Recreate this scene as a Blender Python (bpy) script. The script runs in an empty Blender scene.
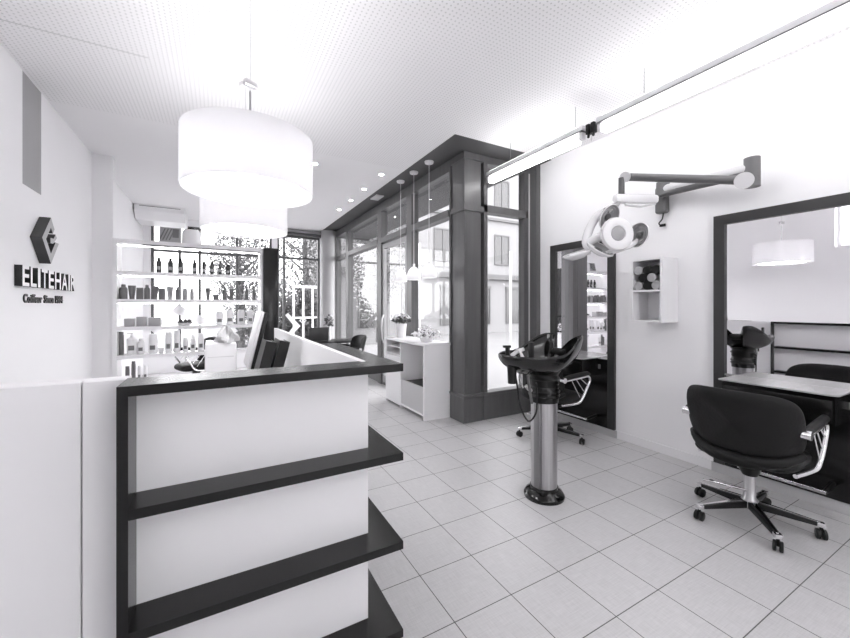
import bpy, bmesh, math, random
from mathutils import Vector, Matrix, Euler
random.seed(7)
C = bpy.context.scene.collection
PI = math.pi

# ------------------------------------------------------------ materials
def mat(name, v, rough=.5, metal=0., spec=.5, tint=True, coat=0., bump=None, emit=0., grain=None):
    m = bpy.data.materials.new(name); m.use_nodes = True
    nt = m.node_tree; b = nt.nodes['Principled BSDF']
    col = (v*.992, v*.982, v*1.0, 1) if tint else (v, v, v, 1)
    b.inputs['Base Color'].default_value = col
    b.inputs['Roughness'].default_value = rough
    b.inputs['Metallic'].default_value = metal
    b.inputs['Specular IOR Level'].default_value = spec
    b.inputs['Coat Weight'].default_value = coat
    if emit:
        b.inputs['Emission Color'].default_value = (1, .99, 1, 1)
        b.inputs['Emission Strength'].default_value = emit
    if grain:   # (scale vector, amount): streaks or mottling of the stuff itself
        sc, amt = grain
        tc = nt.nodes.new('ShaderNodeTexCoord'); mp = nt.nodes.new('ShaderNodeMapping')
        mp.inputs['Scale'].default_value = sc
        nz = nt.nodes.new('ShaderNodeTexNoise'); nz.inputs['Scale'].default_value = 1; nz.inputs['Detail'].default_value = 3
        rp = nt.nodes.new('ShaderNodeMapRange')
        rp.inputs['From Min'].default_value = .3; rp.inputs['From Max'].default_value = .7
        rp.inputs['To Min'].default_value = 1-amt; rp.inputs['To Max'].default_value = 1+amt
        mx = nt.nodes.new('ShaderNodeVectorMath'); mx.operation = 'SCALE'
        mx.inputs[0].default_value = col[:3]
        nt.links.new(tc.outputs['Object'], mp.inputs[0]); nt.links.new(mp.outputs[0], nz.inputs['Vector'])
        nt.links.new(nz.outputs[0], rp.inputs[0]); nt.links.new(rp.outputs[0], mx.inputs['Scale'])
        nt.links.new(mx.outputs[0], b.inputs['Base Color'])
    if bump:
        nz = nt.nodes.new('ShaderNodeTexNoise'); nz.inputs['Scale'].default_value = bump[0]
        tc = nt.nodes.new('ShaderNodeTexCoord'); nt.links.new(tc.outputs['Object'], nz.inputs['Vector'])
        bp = nt.nodes.new('ShaderNodeBump'); bp.inputs['Strength'].default_value = bump[1]; bp.inputs['Distance'].default_value = .01
        nt.links.new(nz.outputs[0], bp.inputs['Height']); nt.links.new(bp.outputs[0], b.inputs['Normal'])
    return m

M = dict(
    wall=mat('wall_paint', .86, .7, grain=((1.2, 1.2, 1.2), .01)),
    white=mat('white_laminate', .82, .35),
    white_gloss=mat('white_gloss', .85, .15),
    panel=mat('counter_panel_white', .80, .45),
    dwood=mat('dark_stained_wood', .006, .24, spec=.38, grain=((3, 3, 60), .35)),
    paint=mat('grey_facade_paint', .11, .38, grain=((20, 20, 1.5), .10)),
    soffit=mat('dark_soffit_paint', .07, .5, grain=((3, 3, 3), .12)),
    column=mat('column_paint', .38, .5),
    black=mat('black_plastic', .008, .35, spec=.35),
    leather=mat('black_leather', .006, .5, spec=.25, bump=(60, .15)),
    bowl=mat('black_ceramic', .004, .10, spec=.5),
    chrome=mat('chrome', .80, .12, 1.),
    steel=mat('brushed_steel', .47, .30, 1., grain=((60, 60, 2), .12)),
    dsteel=mat('dark_steel', .28, .35, 1.),
    grey=mat('mid_grey_plastic', .12, .4),
    lgrey=mat('light_grey_plastic', .62, .35),
    slotg=mat('reveal_shade_grey', .36, .6),  # shade of the slot window's reveal put into an even grey
    desk=mat('pale_grey_shelf', .40, .22, grain=((4, 30, 4), .06)),
    framew=mat('dark_frame_wood', .028, .4, grain=((30, 3, 3), .2)),
    lacq=mat('black_lacquer', .006, .22, spec=.35),
    base=mat('grey_skirting', .50, .45),
    towel_l=mat('pale_towel', .52, .95, bump=(120, .6)),
    towel_d=mat('dark_towel', .02, .95, bump=(120, .6)),
    bot_d=mat('dark_bottle', .055, .25),
    bot_g=mat('grey_bottle', .17, .3),
    bot_l=mat('pale_bottle', .38, .3),
    bot_w=mat('white_bottle', .85, .3),
    label=mat('bottle_label', .42, .5),
    leaf=mat('leaf_dark', .06, .6),
    petal=mat('petal_white', .85, .6),
    bark=mat('bark', .08, .9),
    foliage=mat('foliage', .10, .7, grain=((2, 2, 2), .5)),
    street=mat('street_paving', .16, .9),
    facade=mat('render_wall', .20, .9),
    facade2=mat('render_wall_grey', .11, .9),
    outwin=mat('dark_window_pane', .03, .15),
    decal=mat('white_decal', .80, .6),
    signw=mat('sign_white_face', .88, .4),
    signk=mat('sign_black_side', .012, .45),
    signs=mat('sign_silver_face', .42, .45, .5),
    signd=mat('sign_dark_side', .05, .4),
    reflector=mat('ribbed_reflector', .33, .4, .3),
    outpane=mat('pale_window_pane', .07, .2),
    drum=None, tube=None, disc=None,
)

def emission(name, s):
    m = bpy.data.materials.new(name); m.use_nodes = True; nt = m.node_tree
    for n in list(nt.nodes): nt.nodes.remove(n)
    o = nt.nodes.new('ShaderNodeOutputMaterial'); e = nt.nodes.new('ShaderNodeEmission')
    e.inputs[0].default_value = (1, .995, 1, 1); e.inputs[1].default_value = s
    nt.links.new(e.outputs[0], o.inputs[0]); return m
M['tube'] = emission('tube_light', 5.5)
M['tube2'] = emission('fill_uplight_glow', 3)
M['disc'] = emission('lamp_diffuser_light', 6)
M['lampbulb'] = emission('drum_bulb_light', 22)
M['spot'] = emission('spot_light', 90)
M['bulb'] = emission('pendant_bulb_light', 4.0)

def translucent(name, v, a=.5):
    m = bpy.data.materials.new(name); m.use_nodes = True; nt = m.node_tree
    for n in list(nt.nodes): nt.nodes.remove(n)
    o = nt.nodes.new('ShaderNodeOutputMaterial'); d = nt.nodes.new('ShaderNodeBsdfDiffuse'); t = nt.nodes.new('ShaderNodeBsdfTranslucent')
    d.inputs[0].default_value = t.inputs[0].default_value = (v*.995, v*.99, v, 1)
    mx = nt.nodes.new('ShaderNodeMixShader'); mx.inputs[0].default_value = a
    nt.links.new(d.outputs[0], mx.inputs[1]); nt.links.new(t.outputs[0], mx.inputs[2]); nt.links.new(mx.outputs[0], o.inputs[0])
    return m
M['drum'] = translucent('lamp_fabric', .9)
M['opal'] = translucent('opal_glass', .9)

def glass(name, refl=.07, tr=1.0):
    m = bpy.data.materials.new(name); m.use_nodes = True; nt = m.node_tree
    for n in list(nt.nodes): nt.nodes.remove(n)
    o = nt.nodes.new('ShaderNodeOutputMaterial'); t = nt.nodes.new('ShaderNodeBsdfTransparent'); g = nt.nodes.new('ShaderNodeBsdfGlossy')
    t.inputs[0].default_value = (tr, tr, tr, 1); g.inputs['Roughness'].default_value = .01
    lw = nt.nodes.new('ShaderNodeLayerWeight'); lw.inputs[0].default_value = .5
    pw = nt.nodes.new('ShaderNodeMath'); pw.operation = 'POWER'; pw.inputs[1].default_value = 5; nt.links.new(lw.outputs['Facing'], pw.inputs[0])
    fr = nt.nodes.new('ShaderNodeMath'); fr.operation = 'MULTIPLY_ADD'; fr.inputs[1].default_value = .5; fr.inputs[2].default_value = .03; nt.links.new(pw.outputs[0], fr.inputs[0])
    mx = nt.nodes.new('ShaderNodeMixShader')
    nt.links.new(fr.outputs[0], mx.inputs[0]); nt.links.new(t.outputs[0], mx.inputs[1]); nt.links.new(g.outputs[0], mx.inputs[2]); nt.links.new(mx.outputs[0], o.inputs[0])
    return m
M['glass'] = glass('window_glass', tr=.95)
mm = mat('mirror_silver', .90, .015, 1.); M['mirror'] = mm

def floor_mat():
    m = bpy.data.materials.new('floor_tiles'); m.use_nodes = True; nt = m.node_tree; b = nt.nodes['Principled BSDF']
    N = nt.nodes.new; L = nt.links.new
    g = N('ShaderNodeNewGeometry'); sp = N('ShaderNodeSeparateXYZ'); L(g.outputs['Position'], sp.inputs[0])
    def math_(op, a, bb=None):
        n = N('ShaderNodeMath'); n.operation = op
        for i, q in enumerate((a, bb)):
            if q is None: continue
            if isinstance(q, (int, float)): n.inputs[i].default_value = q
            else: L(q, n.inputs[i])
        return n.outputs[0]
    T = .3273
    def line(ch, off, w):
        s = math_('DIVIDE', math_('SUBTRACT', ch, off), T)
        f = math_('FRACT', s)
        e = math_('MINIMUM', f, math_('SUBTRACT', 1.0, f))
        return math_('LESS_THAN', e, w/T), math_('FLOOR', s)
    lx, ix = line(sp.outputs[0], 1.244, .0022); ly, iy = line(sp.outputs[1], 1.712, .0022)
    grout = math_('MAXIMUM', lx, ly)
    cid = N('ShaderNodeCombineXYZ'); L(ix, cid.inputs[0]); L(iy, cid.inputs[1])
    wn = N('ShaderNodeTexWhiteNoise'); L(cid.outputs[0], wn.inputs['Vector'])
    # woven texture of the tile face
    def streak(sx, sy):
        mp = N('ShaderNodeMapping'); mp.inputs['Scale'].default_value = (sx, sy, 1); L(g.outputs['Position'], mp.inputs[0])
        nz = N('ShaderNodeTexNoise'); nz.inputs['Scale'].default_value = 1; nz.inputs['Detail'].default_value = 2; L(mp.outputs[0], nz.inputs['Vector']); return nz.outputs[0]
    st = math_('ADD', streak(160, 12), streak(12, 160))
    v = math_('ADD', math_('MULTIPLY', math_('SUBTRACT', st, 1.0), .14), math_('MULTIPLY', math_('SUBTRACT', wn.outputs[0], .5), .02))
    v = math_('ADD', v, .56)
    mx = N('ShaderNodeMix'); mx.data_type = 'RGBA'; L(grout, mx.inputs[0])
    cc = N('ShaderNodeCombineColor'); L(v, cc.inputs[0]); L(math_('MULTIPLY', v, .985), cc.inputs[1]); L(v, cc.inputs[2])
    L(cc.outputs[0], mx.inputs[6]); mx.inputs[7].default_value = (.08, .078, .08, 1)
    L(mx.outputs[2], b.inputs['Base Color']); b.inputs['Roughness'].default_value = .38
    return m
M['floor'] = floor_mat()

def ceil_mat():
    m = bpy.data.materials.new('perforated_ceiling'); m.use_nodes = True; nt = m.node_tree; b = nt.nodes['Principled BSDF']
    N = nt.nodes.new; L = nt.links.new
    g = N('ShaderNodeNewGeometry'); 
    sc = N('ShaderNodeVectorMath'); sc.operation = 'SCALE'; sc.inputs['Scale'].default_value = 1/.031; L(g.outputs['Position'], sc.inputs[0])
    fr = N('ShaderNodeVectorMath'); fr.operation = 'FRACTION'; L(sc.outputs[0], fr.inputs[0])
    sb = N('ShaderNodeVectorMath'); sb.operation = 'SUBTRACT'; sb.inputs[1].default_value = (.5, .5, 0); L(fr.outputs[0], sb.inputs[0])
    ml = N('ShaderNodeVectorMath'); ml.operation = 'MULTIPLY'; ml.inputs[1].default_value = (1, 1, 0); L(sb.outputs[0], ml.inputs[0])
    ln = N('ShaderNodeVectorMath'); ln.operation = 'LENGTH'; L(ml.outputs[0], ln.inputs[0])
    lt = N('ShaderNodeMath'); lt.operation = 'LESS_THAN'; lt.inputs[1].default_value = .19; L(ln.outputs['Value'], lt.inputs[0])
    sp = N('ShaderNodeSeparateXYZ'); L(g.outputs['Position'], sp.inputs[0])
    y0 = N('ShaderNodeMath'); y0.operation = 'LESS_THAN'; y0.inputs[1].default_value = 4.6; L(sp.outputs[1], y0.inputs[0])
    mu = N('ShaderNodeMath'); mu.operation = 'MULTIPLY'; L(lt.outputs[0], mu.inputs[0]); L(y0.outputs[0], mu.inputs[1])
    mx = N('ShaderNodeMix'); mx.data_type = 'RGBA'; L(mu.outputs[0], mx.inputs[0])
    mx.inputs[6].default_value = (.86, .85, .862, 1); mx.inputs[7].default_value = (.62, .615, .62, 1)
    # the joint between two boards
    a = N('ShaderNodeMath'); a.operation = 'SUBTRACT'; a.inputs[1].default_value = 3.44; L(sp.outputs[1], a.inputs[0])
    ab = N('ShaderNodeMath'); ab.operation = 'ABSOLUTE'; L(a.outputs[0], ab.inputs[0])
    l2 = N('ShaderNodeMath'); l2.operation = 'LESS_THAN'; l2.inputs[1].default_value = .004; L(ab.outputs[0], l2.inputs[0])
    xl = N('ShaderNodeMath'); xl.operation = 'LESS_THAN'; xl.inputs[1].default_value = -.45; L(sp.outputs[0], xl.inputs[0])
    m3 = N('ShaderNodeMath'); m3.operation = 'MULTIPLY'; L(l2.outputs[0], m3.inputs[0]); L(xl.outputs[0], m3.inputs[1])
    mx2 = N('ShaderNodeMix'); mx2.data_type = 'RGBA'; L(m3.outputs[0], mx2.inputs[0]); L(mx.outputs[2], mx2.inputs[6]); mx2.inputs[7].default_value = (.5, .5, .5, 1)
    L(mx2.outputs[2], b.inputs['Base Color']); b.inputs['Roughness'].default_value = .8
    return m
M['ceil'] = ceil_mat()

# ------------------------------------------------------------ mesh builder
class MB:
    def __init__(s): s.bm = bmesh.new()
    def _add(s, o):
        me = bpy.data.meshes.new('t'); o.to_mesh(me); o.free(); s.bm.from_mesh(me); bpy.data.meshes.remove(me)
    def box(s, x0, x1, y0, y1, z0, z1, bev=0, seg=2):
        b = bmesh.new(); bmesh.ops.create_cube(b, size=1)
        for v in b.verts: v.co = Vector(((x0+x1)/2+v.co.x*(x1-x0), (y0+y1)/2+v.co.y*(y1-y0), (z0+z1)/2+v.co.z*(z1-z0)))
        if bev: bmesh.ops.bevel(b, geom=b.edges[:], offset=bev, segments=seg, affect='EDGES', profile=.5)
        s._add(b); return s
    def obox(s, c, size, R, bev=0, seg=2):
        b = bmesh.new(); bmesh.ops.create_cube(b, size=1)
        for v in b.verts: v.co = Vector((v.co.x*size[0], v.co.y*size[1], v.co.z*size[2]))
        if bev: bmesh.ops.bevel(b, geom=b.edges[:], offset=bev, segments=seg, affect='EDGES', profile=.5)
        for v in b.verts: v.co = R @ v.co + Vector(c)
        s._add(b); return s
    def bar(s, p, q, w, h, w2=None, h2=None, bev=0):   # a rectangular bar from p to q, w across, h up
        p, q = Vector(p), Vector(q); d = (q-p).normalized()
        up = Vector((0, 0, 1)) if abs(d.z) < .95 else Vector((1, 0, 0))
        a = d.cross(up).normalized(); u = a.cross(d).normalized(); w2 = w if w2 is None else w2; h2 = h if h2 is None else h2
        b = bmesh.new(); vs = []
        for (o, ww, hh) in ((p, w, h), (q, w2, h2)):
            for sx, sz in ((-1, -1), (1, -1), (1, 1), (-1, 1)): vs.append(b.verts.new(o+a*sx*ww/2+u*sz*hh/2))
        b.faces.new(vs[3::-1]); b.faces.new(vs[4:])
        for i in range(4): b.faces.new((vs[i], vs[(i+1) % 4], vs[4+(i+1) % 4], vs[4+i]))
        bmesh.ops.recalc_face_normals(b, faces=b.faces)
        if bev: bmesh.ops.bevel(b, geom=b.edges[:], offset=bev, segments=2, affect='EDGES', profile=.5)
        s._add(b); return s
    def tube(s, pts, r, n=10, caps=True):
        pts = [Vector(p) for p in pts]; b = bmesh.new(); rings = []
        rr = r if isinstance(r, (list, tuple)) else [r]*len(pts); prev = None
        for i, p in enumerate(pts):
            d = (pts[min(i+1, len(pts)-1)]-pts[max(i-1, 0)]).normalized()
            if prev is None:
                up = Vector((0, 0, 1)) if abs(d.z) < .9 else Vector((1, 0, 0)); a = d.cross(up).normalized()
            else:
                a = (prev-d*prev.dot(d)).normalized()
            prev = a; u = d.cross(a)
            rings.append([b.verts.new(p+(a*math.cos(2*PI*k/n)+u*math.sin(2*PI*k/n))*rr[i]) for k in range(n)])
        for i in range(len(rings)-1):
            for k in range(n): b.faces.new((rings[i][k], rings[i][(k+1) % n], rings[i+1][(k+1) % n], rings[i+1][k]))
        if caps: b.faces.new(rings[0][::-1]); b.faces.new(rings[-1])
        bmesh.ops.recalc_face_normals(b, faces=b.faces); s._add(b); return s
    def lathe(s, prof, c=(0, 0, 0), n=32, R=None, close=False):  # prof: (r, z) from bottom to top
        b = bmesh.new(); rings = []
        for (r, z) in prof:
            rings.append([b.verts.new((0, 0, z))] if r < 1e-6 else [b.verts.new((r*math.cos(2*PI*k/n), r*math.sin(2*PI*k/n), z)) for k in range(n)])
        for i in range(len(rings)-1):
            A, B = rings[i], rings[i+1]
            for k in range(n):
                if len(A) == 1 and len(B) == 1: continue
                if len(A) == 1: b.faces.new((A[0], B[k], B[(k+1) % n]))
                elif len(B) == 1: b.faces.new((A[k], A[(k+1) % n], B[0]))
                else: b.faces.new((A[k], A[(k+1) % n], B[(k+1) % n], B[k]))
        bmesh.ops.recalc_face_normals(b, faces=b.faces)
        for v in b.verts: v.co = (R @ v.co if R else v.co)+Vector(c)
        s._add(b); return s
    def prism(s, poly, f0, f1):      # poly: 2D points; f0/f1 map (a, b) to 3D for the two ends
        b = bmesh.new(); A = [b.verts.new(f0(*p)) for p in poly]; B = [b.verts.new(f1(*p)) for p in poly]; n = len(poly)
        b.faces.new(A[::-1]); b.faces.new(B)
        for i in range(n): b.faces.new((A[i], A[(i+1) % n], B[(i+1) % n], B[i]))
        bmesh.ops.recalc_face_normals(b, faces=b.faces); s._add(b); return s
    def grid(s, f, nu, nv, closed_u=False):
        b = bmesh.new(); g = [[b.verts.new(f(i/(nu if closed_u else nu-1), j/(nv-1))) for j in range(nv)] for i in range(nu)]
        for i in range(nu if closed_u else nu-1):
            for j in range(nv-1): b.faces.new((g[i][j], g[(i+1) % nu][j], g[(i+1) % nu][j+1], g[i][j+1]))
        s._add(b); return s
    def build(s, name, m, parent=None, smooth=35):
        me = bpy.data.meshes.new(name)
        if parent is not None:
            inv = parent.matrix_basis.inverted()
            p2 = parent.parent
            if p2 is not None: inv = (p2.matrix_basis @ parent.matrix_basis).inverted()
            for v in s.bm.verts: v.co = inv @ v.co
        s.bm.to_mesh(me); s.bm.free()
        ms = m if isinstance(m, (list, tuple)) else [m]
        for q in ms: me.materials.append(q if not isinstance(q, str) else M[q])
        if smooth:
            me.shade_smooth(); me.set_sharp_from_angle(angle=math.radians(smooth))
        o = bpy.data.objects.new(name, me); C.objects.link(o)
        if parent is not None: o.parent = parent
        return o

def tag(o, label, cat, group=None, kind=None):
    o['label'] = label; o['category'] = cat
    if group: o['group'] = group
    if kind: o['kind'] = kind
    return o
def thing(name, label, cat, loc=(0, 0, 0), rz=0, group=None):
    o = bpy.data.objects.new(name, None); C.objects.link(o)
    o.empty_display_size = .1
    o.location = loc; o.rotation_euler = (0, 0, rz)
    o.matrix_basis = Matrix.Translation(loc) @ Matrix.Rotation(rz, 4, 'Z')
    return tag(o, label, cat, group)
def struct(o): o['kind'] = 'structure'; return o
def copy_tree(o, parent=None):
    c = o.copy(); C.objects.link(c)
    if parent is not None: c.parent = parent
    for ch in [q for q in bpy.data.objects if q.parent == o]: copy_tree(ch, c)
    return c

H = 1.40; F_PX = 374.0
FW = Vector((math.sin(math.atan2(207, 374)), math.cos(math.atan2(207, 374)), 0)); RT = Vector((FW.y, -FW.x, 0)); UP = Vector((0, 0, 1))
def W(px, py, t):   # measured picture position and distance -> a place in the room
    return Vector((0, 0, H)) + (FW + RT*((px-425)/F_PX) + UP*((306-py)/F_PX))*t
def XY(px, t):
    w = W(px, 306, t); return w.x, w.y
def onY(px, y):   # x where the line of sight at px meets the plane y
    d = FW + RT*((px-425)/F_PX); return d.x*y/d.y

CZ = 3.25      # ceiling height
XL, XR = -1.34, 3.70
YB, YR = 9.5, -2.6
YF, XF = 3.69, 2.58

# ------------------------------------------------------------ room shell
struct(MB().box(XL-.4, XR+.3, YR-.2, YB+.3, -.1, 0).build('floor', 'floor'))
m = MB(); m.box(XL-.4, 2.231, YR-.2, YB+.3, CZ, CZ+.15); m.box(2.231, XR+.3, YR-.2, 3.366, CZ, CZ+.15)
struct(m.build('ceiling', 'ceil'))
m = MB(); m.box(2.231, XF+.02, 3.366, YB, CZ, CZ+.12); m.box(XF+.02, XR+.1, 3.366, YF+.05, CZ, CZ+.12)
struct(m.build('trim_1', 'soffit'))
# left wall with two high window openings
m = MB(); a, b_ = XL-.3, XL
zt = CZ
m.box(a, b_, YR-.2, 1.2, 0, zt); m.box(a, b_, 1.2, 2.08, 0, 2.35); m.box(a, b_, 1.2, 2.08, 3.05, zt)
m.box(a, b_, 2.08, 4.09, 0, zt); m.box(a, b_, 4.09, 4.45, 0, 2.36)
m.box(a, b_, 4.45, 5.92, 0, zt)
m.box(a, -1.14, 5.92, 6.06, 0, zt)                      # short return beside the shelves
m.box(a, b_, 6.06, YB+.3, 0, zt)
# arched head over the slot window
poly = [(4.09, zt)] + [(4.09+.36*k/10, 3.235+.09*math.sin(k/10*PI/2)*0+.05*(k/10)) for k in range(11)] + [(4.45, zt)]
m.prism([(4.09, zt-.001), (4.45, zt-.001), (4.45, zt), (4.09, zt)], lambda p, q: Vector((a, p, q)), lambda p, q: Vector((b_, p, q)))
struct(m.build('wall_left', 'wall'))
w1 = struct(MB().box(XL-.012, XL-.002, 4.09, 4.45, 2.36, CZ-.002).build('window_1', 'slotg'))
f = MB()
for (y0, y1, z0, z1) in ((1.2, 2.08, 2.35, 2.39), (1.2, 2.08, 3.01, 3.05), (1.2, 1.24, 2.39, 3.01), (2.04, 2.08, 2.39, 3.01)): f.box(XL-.2, XL-.14, y0, y1, z0, z1)
w2 = struct(f.build('window_2', 'white')); MB().box(XL-.172, XL-.168, 1.24, 2.04, 2.39, 3.01).build('pane', 'glass', w2)
# right and rear walls
struct(MB().box(XR, XR+.25, YR-.2, YF+.12, 0, CZ).build('wall_right', 'wall'))
m = MB(); m.box(XL, .8, YR-.2, YR, 0, CZ); m.box(2.4, XR, YR-.2, YR, 0, CZ); m.box(.8, 2.4, YR-.2, YR, 2.4, CZ); m.box(.8, 2.4, YR-.2, YR, 0, .9)
struct(m.build('wall_rear', 'wall'))
# back wall around two windows
m = MB(); m.box(XL, 2.7, YB, YB+.25, 3.12, CZ); m.box(XL, XL+.12, YB, YB+.25, 0, 3.12); m.box(1.12, 1.24, YB, YB+.25, 0, 3.12)
m.box(XL+.12, 1.12, YB, YB+.25, 0, .35); m.box(1.24, 2.7, YB, YB+.25, 0, .35); m.box(2.25, 2.7, YB, YB+.25, .35, 3.12)
struct(m.build('wall_back', 'wall'))
def flat_window(name, x0, x1, y, z0, z1, mull, trans, mt='paint', w=.05, d=.08):
    f = MB(); f.box(x0, x1, y, y+d, z0, z0+w); f.box(x0, x1, y, y+d, z1-w, z1); f.box(x0, x0+w, y, y+d, z0+w, z1-w); f.box(x1-w, x1, y, y+d, z0+w, z1-w)
    for q in mull: f.box(q-w/2, q+w/2, y+.004, y+d-.004, z0+w, z1-w)
    for q in trans: f.box(x0+w, x1-w, y+.008, y+d-.008, q-w/2, q+w/2)
    o = struct(f.build(name, mt)); MB().box(x0+w*.5, x1-w*.5, y+d/2-.003, y+d/2+.003, z0+w*.5, z1-w*.5).build('pane', 'glass', o); return o
flat_window('window_3', XL+.12, 1.12, YB+.06, .35, 3.12, (-.72, -.35, .38), (2.57,))
flat_window('fill_window', .8, 2.4, YR-.14, .9, 2.4, (1.6,), (), 'white')  # unseen rear window, added to let in frontal fill daylight
flat_window('window_4', 1.24, 2.25, YB+.06, .35, 3.12, (1.40,), (2.57,))
struct(MB().box(1.10, 2.30, YB-.18, YB+.02, 3.10, 3.16).build('trim_2', 'soffit'))
# round column at the far end of the glass front
struct(MB().lathe([(0, 0), (.185, 0), (.185, CZ), (0, CZ)], (2.40, 9.30, 0), 40).build('trim_3', 'column'))

# glass front running into the depth (plane x = XF)
def side_bay(name, y0, y1, wl, wr, door=False):
    f = MB(); d0, d1 = XF-.02, XF+.10
    f.box(d0, d1, y0, y0+wl, 0, CZ-.002); f.box(d0, d1, y1-wr, y1, 0, CZ-.002)
    f.box(d0-.01, d1, y0+wl, y1-wr, 2.53, 2.62); f.box(d0, d1, y0+wl, y1-wr, 3.10, CZ-.002)
    f.box(d0+.02, d1, y0+wl, y1-wr, 0, .04 if door else .30)
    if not door: f.box(d0-.015, d1, y0+wl, y1-wr, .30, .335)
    o = struct(f.build(name, 'paint'))
    g = MB().box(XF+.04, XF+.046, y0+wl-.01, y1-wr+.01, .04 if door else .30, 2.56); g.build('pane', 'glass', o)
    MB().box(XF+.04, XF+.046, y0+wl-.01, y1-wr+.01, 2.60, 3.12).build('pane', 'glass', o)
    return o
side_bay('window_5', 3.965, 5.10, .03, .05)
dr = side_bay('door_1', 5.10, 6.30, .12, .05, True)
f = MB()
for (y0, y1, z0, z1) in ((5.24, 5.31, .05, 2.50), (6.16, 6.23, .05, 2.50), (5.31, 6.16, .05, .17), (5.31, 6.16, 2.42, 2.50)): f.box(XF, XF+.05, y0, y1, z0, z1)
f.build('door_frame', 'column', dr)
f = MB(); f.tube([(XF-.03, 6.12, .75), (XF-.07, 6.10, .85), (XF-.08, 6.09, 1.0), (XF-.07, 6.10, 1.15), (XF-.03, 6.12, 1.25)], .014, 10); f.build('door_handle', 'steel', dr)
side_bay('window_6', 6.30, 8.25, .13, .05)
side_bay('window_7', 8.25, 9.20, .13, .05)
# corner pillar and its plinth
m = MB(); m.box(XF, 2.83, YF, 3.955, .32, CZ-.003, .004, 1); m.box(XF-.03, 2.84, YF-.03, 3.96, 0, .30, .006, 1); m.box(XF-.04, 2.86, YF-.04, 3.965, .30, .335, .006, 1)
m.box(XF-.015, 2.86, YF-.02, 3.96, 2.55, 2.62); m.box(XF-.02, 2.86, YF-.03, 3.97, 3.17, CZ-.003)
m.box(2.615, 2.80, YF-.004, YF, .40, 2.50)
struct(m.build('trim_4', 'paint'))
# front glass (plane y = YF)
f = MB(); y0, y1 = YF-.02, YF+.10
f.box(2.86, 2.915, y0, y1, .335, CZ-.002); f.box(3.56, 3.625, y0, y1, 0, CZ-.002); f.box(3.625, XR, YF-.13, y1, 0, CZ-.002)
f.box(2.86, 3.62, y0, y1, 2.56, 2.65); f.box(2.915, 3.56, y0, y1, 3.16, CZ-.002)
f.box(2.85, 3.66, YF-.03, y1, 0, .30, .006, 1); f.box(2.86, 3.62, YF-.04, y1, .30, .335, .004, 1)
f.box(3.535, 3.56, y0+.01, y1, .335, CZ-.002)
o = struct(f.build('window_8', 'paint')); MB().box(2.90, 3.57, YF+.05, YF+.056, .30, 2.60).build('pane', 'glass', o); MB().box(2.90, 3.57, YF+.05, YF+.056, 2.62, 3.18).build('pane', 'glass', o)
f = MB().box(3.598, 3.618, YF-.026, YF-.0205, .34, 3.15); struct(f.build('trim_5', 'lgrey'))
# skirting on the right wall
m = MB(); m.box(XR-.012, XR, YR, 3.60, 0, .08); struct(m.build('baseboard_right', 'white'))

# ------------------------------------------------------------ reception counter
t = thing('reception_counter', 'white reception counter with dark wooden ledges wrapping round its corner', 'reception counter', (.15, 1.6, 0))
m = MB(); m.box(-.214, .518, 1.400, 1.43, 0, 1.150); m.build('front_panel', 'panel', t)
MB().box(.490, .5175, 1.43, 3.99, 0, 1.180).build('side_panel', 'panel', t)
MB().box(-.2145, .490, 1.4005, 1.4295, 1.150, 1.1805).build('panel_cap', 'dwood', t)
for i, z in enumerate((1.181, .842, .505, .170)):
    nm = 'ledge'
    P = [(-.214, 1.285), (.617, 1.285), (.617, 2.20), (.5185, 2.20), (.5185, 1.3995), (-.214, 1.3995)]
    MB().prism(P, lambda x, y, z=z: Vector((x, y, z-.029)), lambda x, y, z=z: Vector((x, y, z))).build(nm, 'dwood', t)
MB().box(-.240, -.2145, 1.285, 1.43, 0, 1.181).build('upright', 'dwood', t)
MB().box(.5185, .615, 2.2355, 2.228, 0, 1.181).build('upright', 'dwood', t)
t = thing('inner_desk', 'white desk surface on the inner side of the reception counter', 'desk', (.2, 2.9, 0))
MB().box(-.20, .489, 2.0, 3.85, .76, .79).build('desk_top', 'white', t)
MB().box(-.20, .48, 2.0, 2.03, 0, .76).build('desk_side', 'white', t); MB().box(-.20, .48, 3.82, 3.85, 0, .76).build('desk_side', 'white', t)

t = thing('low_partition', 'plain white waist high partition under the wall sign, left of the counter', 'partition', (-.8, 1.47, 0))
MB().box(XL+.001, -.2415, 1.45, 1.50, 0, 1.178).build('core', 'white', t)
MB().box(-.345, -.2415, 1.432, 1.449, 0, 1.178, .002, 1).build('panel', 'white', t)
MB().box(XL+.001, -.3485, 1.432, 1.449, 0, 1.178, .002, 1).build('panel', 'white', t)

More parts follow.
